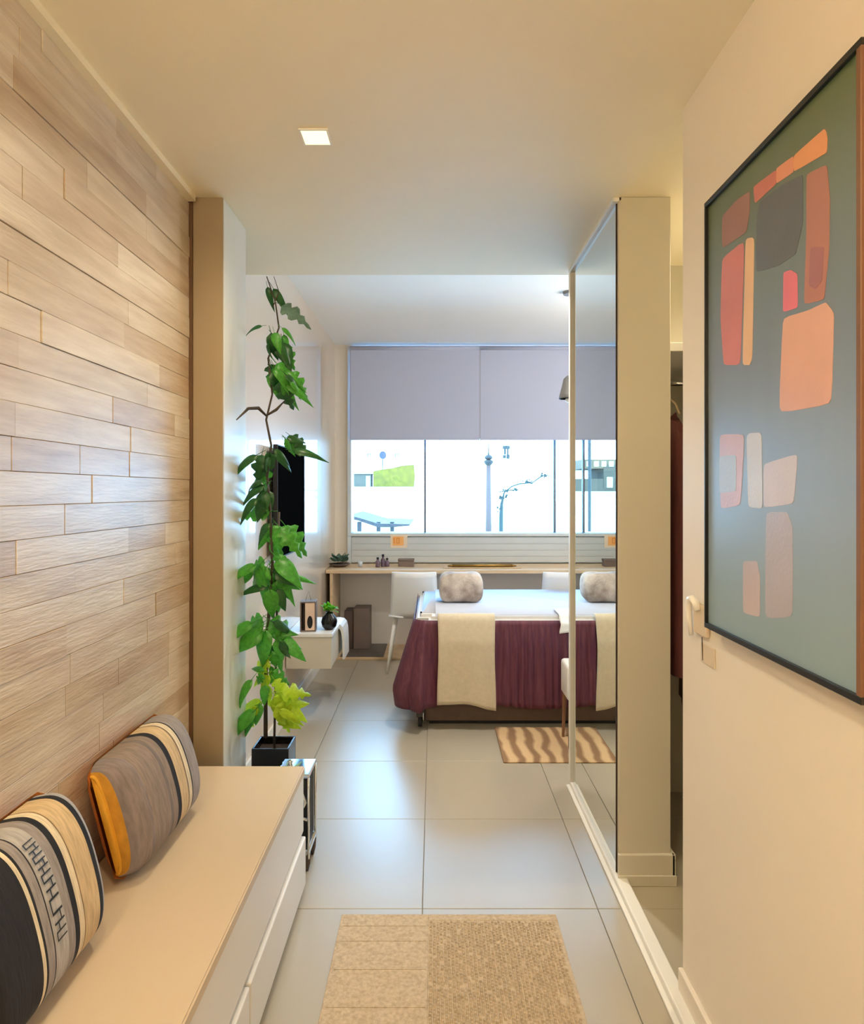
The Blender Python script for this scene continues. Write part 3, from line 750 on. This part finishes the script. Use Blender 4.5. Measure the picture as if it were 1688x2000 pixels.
# towels
def hang_cloth(xa, xb, ztop, zbot, yf_, wave, topdepth, seed):
    bm = bmesh.new(); nu, nv = 22, 26
    def f(u, v):
        x = xa+(xb-xa)*u
        zb_ = zbot+wave*(math.sin(u*3.3+.6)*1.0+.25*math.sin(u*11+seed)) - .018*max(0, u-.7)*3
        tot = topdepth+.05+(ztop-zb_); d = v*tot
        if d < topdepth: return Vector((x, yf_+topdepth-d+.02, ztop+.006))
        d -= topdepth
        if d < .05:
            a = d/.05*math.pi/2; return Vector((x, yf_+.02-.034*math.sin(a), ztop+.006-.030*(1-math.cos(a))))
        d -= .05
        k = d/(ztop-zb_)
        return Vector((x+.004*math.sin(k*5+u*3), yf_-.016-.026*min(1, k*4)-.006*math.sin(u*9+seed)*k, ztop-.024-d+.0))
    grid(bm, f, nu, nv); return bm
tw = tag(obj('towel', hang_cloth(.022, .366, BZ, .168, BY0-.006, .016, .01, 2.0), M['towel'], None, True), 'beige towel hanging over the front edge of bed', 'towel'); solidify(tw, .006)
tw = tag(obj('towel', hang_cloth(.752, 1.05, BZ+.002, .60, BY0-.006, .012, .14, 5.0), M['whitetowel'], None, True), 'folded white towel draped on bed near the mirror door', 'towel'); solidify(tw, .010)
# pillow
def pillow():
    bm = bmesh.new()
    def f(u, v):
        a = u*2*math.pi; b = (v-.5)*math.pi
        ca, sa = math.cos(a), math.sin(a)
        rx = abs(ca)**.42*(1 if ca > 0 else -1); ry = abs(sa)**.42*(1 if sa > 0 else -1)
        cb = math.cos(b)**.32 if math.cos(b) > 0 else 0; sb_ = math.sin(b)
        zz = .098*(abs(sb_)**.75)*(1 if sb_ > 0 else -1)
        return Vector((.15*rx*cb, .10*ry*cb, .098+zz+.006*math.sin(a*3)*cb))
    grid(bm, f, 40, 20); bmesh.ops.remove_doubles(bm, verts=bm.verts[:], dist=.0005); return bm
pw = obj('pillow', pillow(), M['pillow'], None, True); pw.location = (.183, 4.36, BZ+.001); tag(pw, 'small mottled tan and grey fur pillow on white sheet', 'pillow')

# stool by the mirror door
st = thing('stool', 'white padded stool with brown legs in front of the bed', 'stool', (.865, 3.62, .008))
obj('seat', bx(-.13, .13, -.10, .10, .26, .455, .02, 4), M['whitepaint'], st, True)
for (x, y) in ((-.115, -.085), (.115, -.085), (-.115, .085), (.115, .085)):
    obj('leg', tb([(x*1.02, y*1.02, 0), (x*.95, y*.95, .262)], [.008, .013], 8), M['framebrown'], st)

# striped mat
def stripe_rug():
    m = bpy.data.materials.new('brown_wave_stripes'); m.use_nodes = True; nt = m.node_tree; b = nt.nodes['Principled BSDF']
    b.inputs['Roughness'].default_value = .95
    tc = nt.nodes.new('ShaderNodeTexCoord'); w = nt.nodes.new('ShaderNodeTexWave'); w.wave_type = 'BANDS'; w.bands_direction = 'X'
    w.inputs['Scale'].default_value = 3.6; w.inputs['Distortion'].default_value = 4.0; w.inputs['Detail'].default_value = 1.5; w.inputs['Detail Scale'].default_value = 1.2
    nt.links.new(tc.outputs['Object'], w.inputs[0])
    cr = nt.nodes.new('ShaderNodeValToRGB'); el = cr.color_ramp.elements
    el[0].position = .15; el[0].color = (*s2l((138, 106, 76)), 1); el[1].position = .75; el[1].color = (*s2l((202, 170, 128)), 1)
    nt.links.new(w.outputs[0], cr.inputs[0]); nt.links.new(cr.outputs[0], b.inputs['Base Color']); return m
mt = tag(obj('mat', bx(0, .62, 0, .5, 0, .007, .002), stripe_rug()), 'small mat with wavy brown stripes in front of bed', 'mat'); mt.location = (.365, 3.36, .0005)

# pendant lamp, half behind the mirror door
pd = thing('pendant_lamp', 'grey bell pendant lamp hanging above the bed', 'lamp', (.930, 4.4, 2.035))
obj('shade', lathe([(.072, .03), (.066, .06), (.050, .12), (.040, .165), (.020, .185), (.008, .19), (.006, .186), (.034, .16), (.060, .06), (.068, .03)], 24), M['lampgrey'], pd, True)
obj('bulb_globe', lathe([(.004, 0), (.020, .006), (.028, .022), (.022, .045), (.012, .06)], 16), M['plastic'], pd, True)
obj('flex', tb([(0, 0, .19), (0, 0, HR-2.035)], .003, 6), M['lampgrey'], pd)
obj('ceiling_rose', lathe([(.04, -.02), (.045, 0)], 20, 0, 0, HR-2.035), M['lampgrey'], pd)

# ------------------------------------------------------------------ roller blinds
YBL = 5.93
for k, (xa, xb, lab) in enumerate(((WX0-.005, .4236, 'grey roller blind on the window side next to the television wall'), (.4244, WX1, 'grey roller blind on the window side behind the mirror door'))):
    t = thing('roller_blind', lab, 'blind', (xa, YBL, 0), 0, 'blinds of the wide window')
    w = xb-xa
    obj('fabric', bx(0, w, -.0006, .0006, 1.915, HR-.06), M['blind'], t)
    obj('bottom_bar', bx(0, w, -.006, .006, 1.903, 1.916, .003), M['blind'], t)
    obj('side_hem', bx(-.005*k, .008, -.0022, -.0007, 1.917, HR-.06), M['hem'], t)
    obj('roller', tb([(0, .012, HR-.045), (w, .012, HR-.045)], .022, 14), M['blind'], t, True)

# ------------------------------------------------------------------ desk under the window
dk = thing('desk', 'long light oak desk with pale panel below the window', 'desk', (0, 0, 0))
DY = 5.47
obj('desk_top', bx(XROOM+.004, XFAR-.004, DY, YW-.055, .725, .757, .003), M['wood'], dk)
obj('side_panel', bx(-.892, -.868, DY+.004, YW-.06, .02, .724, .002), M['wood'], dk)
obj('back_panel', bx(-.866, XFAR-.01, 5.90, 5.925, .02, .724), M['greypanel'], dk)
obj('floor_board', bx(-.89, XFAR-.01, 5.425, 5.935, .0, .02, .003), M['wood'], dk)
obj('divider', bx(-.135, -.115, 5.6, 5.899, .02, .724), M['greypanel'], dk)
rc = thing('radiator_cover', 'pale grey slatted radiator cover between desk and window', 'radiator', (0, 0, 0))
obj('casing', bx(WX0+.006, WX1, 5.965, 5.998, .76, 1.005, .002), M['bluepanel'], rc)
for k in range(4):
    z0 = .768+k*.058; obj('slat', bx(WX0+.006, WX1-.005, 5.952, 5.9645, z0, z0+.0565, .001, 1), M['bluepanel'], rc)
# orange notice
nt_ = thing('notice', 'small cream notice with orange block stuck below the window', 'sign', (0, 5.9505, 0))
c0, c1 = P(763, 1044, 5.95), P(796, 1070, 5.95)
obj('card', bx(c0.x, c1.x, -.002, -.0005, c1.z, c0.z), mat('cream_card', (232, 214, 190), .6, var=.03, scale=20), nt_)
obj('printed_block', bx(c0.x+.02, c1.x-.035, -.0035, -.0021, c1.z+.022, c0.z-.018), mat('orange_print', (240, 176, 104), .6, var=.05), nt_)
ink = mat('amber_print', (222, 140, 60), .6, var=.05)
xm = c0.x+.03
obj('printed_mark', boxes((xm, xm+.010, -.0045, -.0036, c1.z+.04, c0.z-.03), (xm-.006, xm, -.0045, -.0036, c0.z-.044, c0.z-.036)), ink, nt_)
obj('printed_mark', boxes((xm+.024, xm+.032, -.0045, -.0036, c1.z+.04, c0.z-.03), (xm+.046, xm+.054, -.0045, -.0036, c1.z+.04, c0.z-.03),
                          (xm+.032, xm+.046, -.0045, -.0036, c0.z-.038, c0.z-.03), (xm+.032, xm+.046, -.0045, -.0036, c1.z+.04, c1.z+.048)), ink, nt_)
# small things on the desk
DT = .7575
pp = thing('desk_plant', 'low dark green plant in shallow dish on desk corner', 'plant', (-.84, 5.70, DT))
obj('dish', lathe([(.05, 0), (.085, .018), (.09, .03), (.08, .03), (.07, .02)], 20), M['browndark'], pp, True)
dl = leaf_mesh('leaf', .4, .3, False, M['leafgrey'])
for k in range(22):
    o = bpy.data.objects.new('leaf', dl); link(o, pp); a = rr(0, 6.28); el_ = rr(.5, 1.4)
    yd = Vector((math.cos(a)*math.cos(el_), math.sin(a)*math.cos(el_), math.sin(el_))); xd = yd.cross(Vector((.1, .2, 1))).normalized()
    o.matrix_local = Matrix.Translation(Vector((rr(-.04, .04), rr(-.04, .04), .045))+yd*.01) @ Matrix((xd, yd, xd.cross(yd))).transposed().to_4x4() @ Matrix.Scale(rr(.05, .10), 4)
for k, (x, h, lab) in enumerate(((-.50, .085, 'short purple bottle on desk, next to taller bottle'), (-.455, .11, 'taller purple bottle with thin neck on desk'), (-.42, .075, 'squat purple jar on desk beside the bottles'))):
    t = thing('bottle' if k < 2 else 'jar', lab, 'bottle' if k < 2 else 'jar', (x, 5.68+.02*k, DT), 0, 'purple containers on desk')
    obj('vessel', lathe([(.018, 0), (.020, .004), (.020, h*.55), (.010, h*.7), (.009, h*.8)], 16), mat('purple_glass', (104, 84, 100), .25, var=.1), t, True)
    obj('cap', lathe([(.011, h*.8), (.011, h)], 12), M['blackmatte'], t)
t = thing('tea_glass', 'tiny clear-grey glass standing between plant and bottles', 'glass', (-.655, 5.68, DT))
obj('tumbler', lathe([(.018, 0), (.022, .05), (.020, .05), (.016, .004)], 16), M['alu'], t, True)
t = thing('brass_tray', 'long narrow brass tray in middle of desk', 'tray', (.42, 5.60, DT))
obj('tray_base', bx(-.34, .34, -.04, .04, 0, .008, .003), M['wood'], t)
obj('rod', tb([(-.26, 0, .022), (.26, 0, .022)], .014, 12), M['brass'], t, True)
for sx in (-1, 1): obj('end_cap', tb([(sx*.26, 0, .022), (sx*.30, 0, .018)], [.014, .005], 12), M['brass'], t, True)
t = thing('desk_box', 'small grey-brown lidded box on desk behind the bed', 'box', (-.25, 5.74, DT))
obj('box_body', bx(-.07, .07, -.04, .04, 0, .05, .003), M['brown'], t); obj('lid', bx(-.073, .073, -.043, .043, .0505, .066, .003), M['brown'], t)
# boxes under the desk
def filebox(x0, x1, y0, y1, h, m, lab):
    t = thing('file_box', lab, 'box', ((x0+x1)/2, (y0+y1)/2, .0265), 0, 'taupe boxes under the desk'); hx, hy = (x1-x0)/2, (y1-y0)/2
    obj('case', bx(-hx, hx, -hy, hy, 0, h, .003), m, t); obj('spine_strip', bx(-hx*.9, hx*.9, -hy-.003, -hy-.0003, h*.02, h*.96, .001, 1), m, t)
filebox(-.800, -.722, 5.70, 5.89, .335, M['browndark'], 'narrow dark taupe file box under desk')
filebox(-.716, -.575, 5.68, 5.89, .36, M['brown'], 'wide taupe file box under desk')
tag(obj('tray_mat', bx(-.80, -.43, 5.44, 5.895, .0205, .026, .002), mat('dark_mat', (96, 88, 84), .5, var=.1, scale=8)), 'dark rubber mat under the taupe file boxes', 'mat')

# white desk chairs
def chair(x, y, rz, lab):
    t = thing('desk_chair', lab, 'chair', (x, y, 0), rz, 'white desk chairs')
    def back(u, v):
        w = .19*(1-.10*v); xx = (u-.5)*2
        return Vector((w*xx, -.20-.05*v+.035*xx*xx, .44+.36*v))
    bm = bmesh.new(); grid(bm, back, 10, 8); solidify(obj('backrest', bm, M['frost'], t, True), .012)
    def seat(u, v):
        xx = (u-.5)*2; return Vector((.20*xx*(1-.06*v), -.20+.42*v, .44+.015*xx*xx-.01*math.sin(v*3.1)))
    bm = bmesh.new(); grid(bm, seat, 10, 10); solidify(obj('seat', bm, M['frost'], t, True), .014)
    for sx in (-1, 1):
        for sy in (-1, 1):
            obj('leg', tb([(sx*.215, sy*.20+.01, 0), (sx*.15, sy*.14+.01, .432)], [.010, .017], 10), M['plastic'], t, True)
chair(-.155, 5.195, 0, 'white shell chair at desk beside the file boxes')
chair(1.02, 5.195, 0, 'white shell chair at desk near the pendant lamp')

# ------------------------------------------------------------------ outside
pave = tag(obj('ground_outside', bx(-900, 900, 8, 1500, -22.2, -22), mat('pale_paving', (205, 205, 200), .8, var=.05, scale=.1)), 'bright pale paving outside the window', 'ground', kind='structure')
def O(px, py, d): return P(px, py, d)
# tower
tw_ = thing('tower', 'slender grey observation tower outside the window', 'tower', (O(954.5, 960, 300).x, 300, -22))
tm = mat('tower_concrete', (88, 65, 60), .8, var=.05, scale=.3)
obj('shaft', lathe([(1.5, 0), (1.25, 14), (1.0, 39)], 20), tm, tw_, True)
obj('pod', lathe([(.9, 35.5), (1.9, 36.6), (2.3, 37.6), (1.5, 38.2)], 24), mat('tower_dark', (30, 26, 24), .6, var=.1), tw_, True)
obj('upper_pod', lathe([(1.2, 38.4), (1.9, 39.0), (1.8, 39.8), (.9, 40.6)], 24), mat('tower_dark_upper', (35, 29, 27), .6, var=.1), tw_, True)
obj('spire', lathe([(.45, 40.4), (.28, 43), (.10, 47)], 12), tm, tw_, True)
# white building with hedge roof
bd = thing('white_building', 'overexposed white building with flat roof outside', 'building', (0, 62, 0))
a, b2 = O(640, 951, 60), O(826, 951, 60)
obj('wall', bx(a.x, b2.x, -2, 6, -22, a.z), mat('white_render', (240, 240, 238), .8, var=.02), bd)
obj('roof_edge', bx(a.x, b2.x, -2.1, -1.9, a.z-.1, a.z), mat('roof_edge', (225, 230, 232), .8, var=.02), bd)
hm = mat('hedge_green', (99, 83, 2), .8, var=.25, scale=2.0, bump=1, bscale=5)
pts = [O(728, 951, 60), O(728, 920, 60), O(748, 916, 60), O(765, 914, 60), O(785, 909, 60), O(808, 907, 60), O(810, 930, 60), O(808, 951, 60)]
hd = tag(obj('hedge', prism([p+Vector((0, .5, .002)) for p in pts], (0, 1.5, 0)), hm), 'clipped bright green hedge on the white roof', 'hedge')
a, b2 = O(650, 950.5, 60), O(724, 926, 60)
pl_ = thing('plant_room', 'low blue-grey rooftop hut next to the green hedge', 'hut', (0, 60.6, 0))
obj('hut_wall', bx(a.x, b2.x, 0, 1.6, a.z, b2.z), mat('hut_grey', (81, 69, 55), .8, var=.06, scale=.6), pl_)
obj('hut_door', bx(b2.x-.5, b2.x-.1, -.03, 0, a.z, b2.z-.15), mat('hut_door_white', (150, 150, 150), .6, var=.03), pl_)
obj('hut_roof', bx(a.x-.1, b2.x+.1, -.1, 1.7, b2.z, b2.z+.06), mat('hut_roof', (58, 55, 50), .8, var=.06), pl_)
sg = thing('roof_sign', 'blue oval sign on a thin post above the hedge', 'sign', (0, 61, 0))
p0, p1 = O(748, 889, 61), O(747, 917, 61)
obj('post', tb([(p1.x, 0, p1.z), (p0.x, 0, p0.z)], .05, 6), mat('post_grey', (44, 37, 36), .6, var=.05), sg)
obj('oval_board', prism([(p0.x+.34*math.cos(t), -.06, p0.z+.38*math.sin(t)) for t in [2*math.pi*k/20 for k in range(20)]], (0, .1, 0)), mat('sign_blue', (45, 43, 59), .6, var=.08), sg)
for px_ in (722, 776):
    q = O(px_, 889, 61)
    t = thing('roof_lamp', 'faint grey rooftop lamp %s the blue oval sign' % ('before' if px_ < 740 else 'beyond'), 'lamp', (q.x, 61, O(0, 951, 61).z), 0, 'rooftop lamps')
    obj('post', tb([(0, 0, 0), (0, 0, q.z-O(0, 951, 61).z)], .02, 6), mat('faint_post', (78, 66, 57), .6, var=.02), t)
    hz = q.z-O(0, 951, 61).z
    obj('lamp_head', boxes((-.22, -.14, -.05, .05, hz-.2, hz+.15), (.1, .18, -.05, .05, hz-.2, hz+.15), (-.14, .1, -.05, .05, hz+.07, hz+.15)), mat('faint_lamp', (73, 63, 55), .6, var=.02), t)
# blue canopy roof, near
cn = thing('canopy', 'blue-grey angled canopy roof outside low in window', 'canopy', (0, 20, 0))
cm = mat('canopy_blue', (32, 20, 18), .6, var=.08, scale=1)
pts = [O(680, 1006, 20), O(700, 1011, 20), O(740, 1023, 20), O(765, 1023, 20), O(800, 1024, 20), O(800, 1027, 20), O(765, 1030, 20), O(738, 1030, 20), O(700, 1017, 20), O(680, 1012, 20)]
obj('roof', prism([(p.x, 0, p.z) for p in pts], (0, 4, 0)), cm, cn)
for px_ in (700, 738, 765):
    q = O(px_, 1020, 20); obj('column', bx(q.x-.06, q.x+.06, .2, .4, -22, q.z+.0), cm, cn)
# bare tree and teal signs
tr_ = thing('tree', 'teal-tinged sparse tree with leaning crown outside', 'tree', (0, 25, 0))
tmat = mat('tree_teal', (33, 43, 40), .8, var=.15, scale=5)
def o3(px, py, dy=0): q = O(px, py, 25); return Vector((q.x, dy, q.z))
obj('trunk', tb([(o3(978, 0).x, 0, -22), o3(979, 1010), o3(980, 985), o3(985, 962)], [.16, .08, .06, .03], 8), tmat, tr_, True)
obj('branch', tb([o3(985, 962), o3(1000, 950), o3(1015, 945), o3(1040, 943), o3(1058, 930), o3(1068, 928), o3(1090, 936)], [.03, .03, .03, .025, .03, .02, .01], 6), tmat, tr_, True)
obj('branch', tb([o3(974, 961), o3(990, 958), o3(1008, 957)], [.02, .03, .02], 6), tmat, tr_, True)
fm = leaf_mesh('leaf', .4, .3, False, tmat)
for (px_, py_, n, sx, sy) in ((1030, 942, 16, 12, 4), (1062, 930, 10, 5, 5), (1000, 957, 8, 10, 2), (978, 972, 8, 6, 4), (979, 995, 12, 5, 6)):
    for k in range(n):
        o = bpy.data.objects.new('leaf', fm); link(o, tr_); a = rr(0, 6.28); yd = Vector((math.cos(a), rr(-.4, .4), math.sin(a))).normalized()
        xd = yd.cross(Vector((.3, .9, .2))).normalized()
        o.matrix_local = Matrix.Translation(o3(px_+random.gauss(0, sx*.6), py_+random.gauss(0, sy*.6), rr(-.2, .2))) @ Matrix((xd, yd, xd.cross(yd))).transposed().to_4x4() @ Matrix.Scale(rr(.06, .13), 4)
# hanging signal
sgn = thing('hanging_signal', 'dark traffic signal hanging from a wire outside', 'signal', (0, 30, 0))
dm = mat('signal_dark', (26, 27, 23), .6, var=.1)
def o4(px, py): q = O(px, py, 30); return q
for px_ in (600, 1400): obj('post', tb([(o4(px_, 0).x, 0, -22), (o4(px_, 0).x, 0, o4(0, 848).z)], .08, 8), dm, sgn)
obj('wire', tb([(o4(600, 845).x, 0, o4(0, 850).z), (o4(990, 0).x, 0, o4(0, 845).z), (o4(1400, 0).x, 0, o4(0, 850).z)], .015, 5), dm, sgn)
q = o4(989, 0)
obj('hanger', tb([(q.x, 0, o4(0, 845).z), (q.x, 0, o4(0, 872).z)], .02, 6), dm, sgn)
obj('signal_head', boxes((q.x-.16, q.x+.16, -.1, .1, o4(0, 877).z, o4(0, 871).z), (q.x-.10, q.x-.02, -.1, .1, o4(0, 888).z, o4(0, 877).z), (q.x+.04, q.x+.10, -.1, .1, o4(0, 888).z, o4(0, 877).z)), dm, sgn)
obj('lower_plate', boxes((q.x-.15, q.x-.02, -.1, .1, o4(0, 895).z, o4(0, 889).z), (q.x+.02, q.x+.15, -.1, .1, o4(0, 896).z, o4(0, 888).z)), dm, sgn)
# teal building that only the mirror door shows
tb_ = thing('teal_building', 'pale teal building seen in the mirror door', 'building', (0, 60, 0))
te = mat('teal_render', (68, 53, 36), .8, var=.05, scale=.5); te2 = mat('teal_pale', (92, 69, 45), .8, var=.05, scale=.5); wh = mat('white_building_base', (240, 240, 238), .8, var=.02)
xa, xb = -16.6, -11.4
zl = lambda py: EYE-(py-VY)/FPX*60
obj('base_wall', bx(xa, xb, 0, 6, -22, zl(960)), wh, tb_)
obj('wall', bx(xa, xb, .1, 6, zl(960), zl(935)), te, tb_)
obj('upper_wall', bx(xa, -12.6, .1, 6, zl(915), zl(897)), te2, tb_)
obj('side_wall', bx(xa+.8, xa+2.0, .05, 5, zl(955), zl(908)), te, tb_)
for k in range(5):
    x = xa+.4+k*.7; obj('window', bx(x, x+.4, .0, .1, zl(911), zl(901)), wh, tb_)
obj('door', bx(xa+1.2, xa+1.7, -.02, .05, zl(952), zl(932)), wh, tb_)
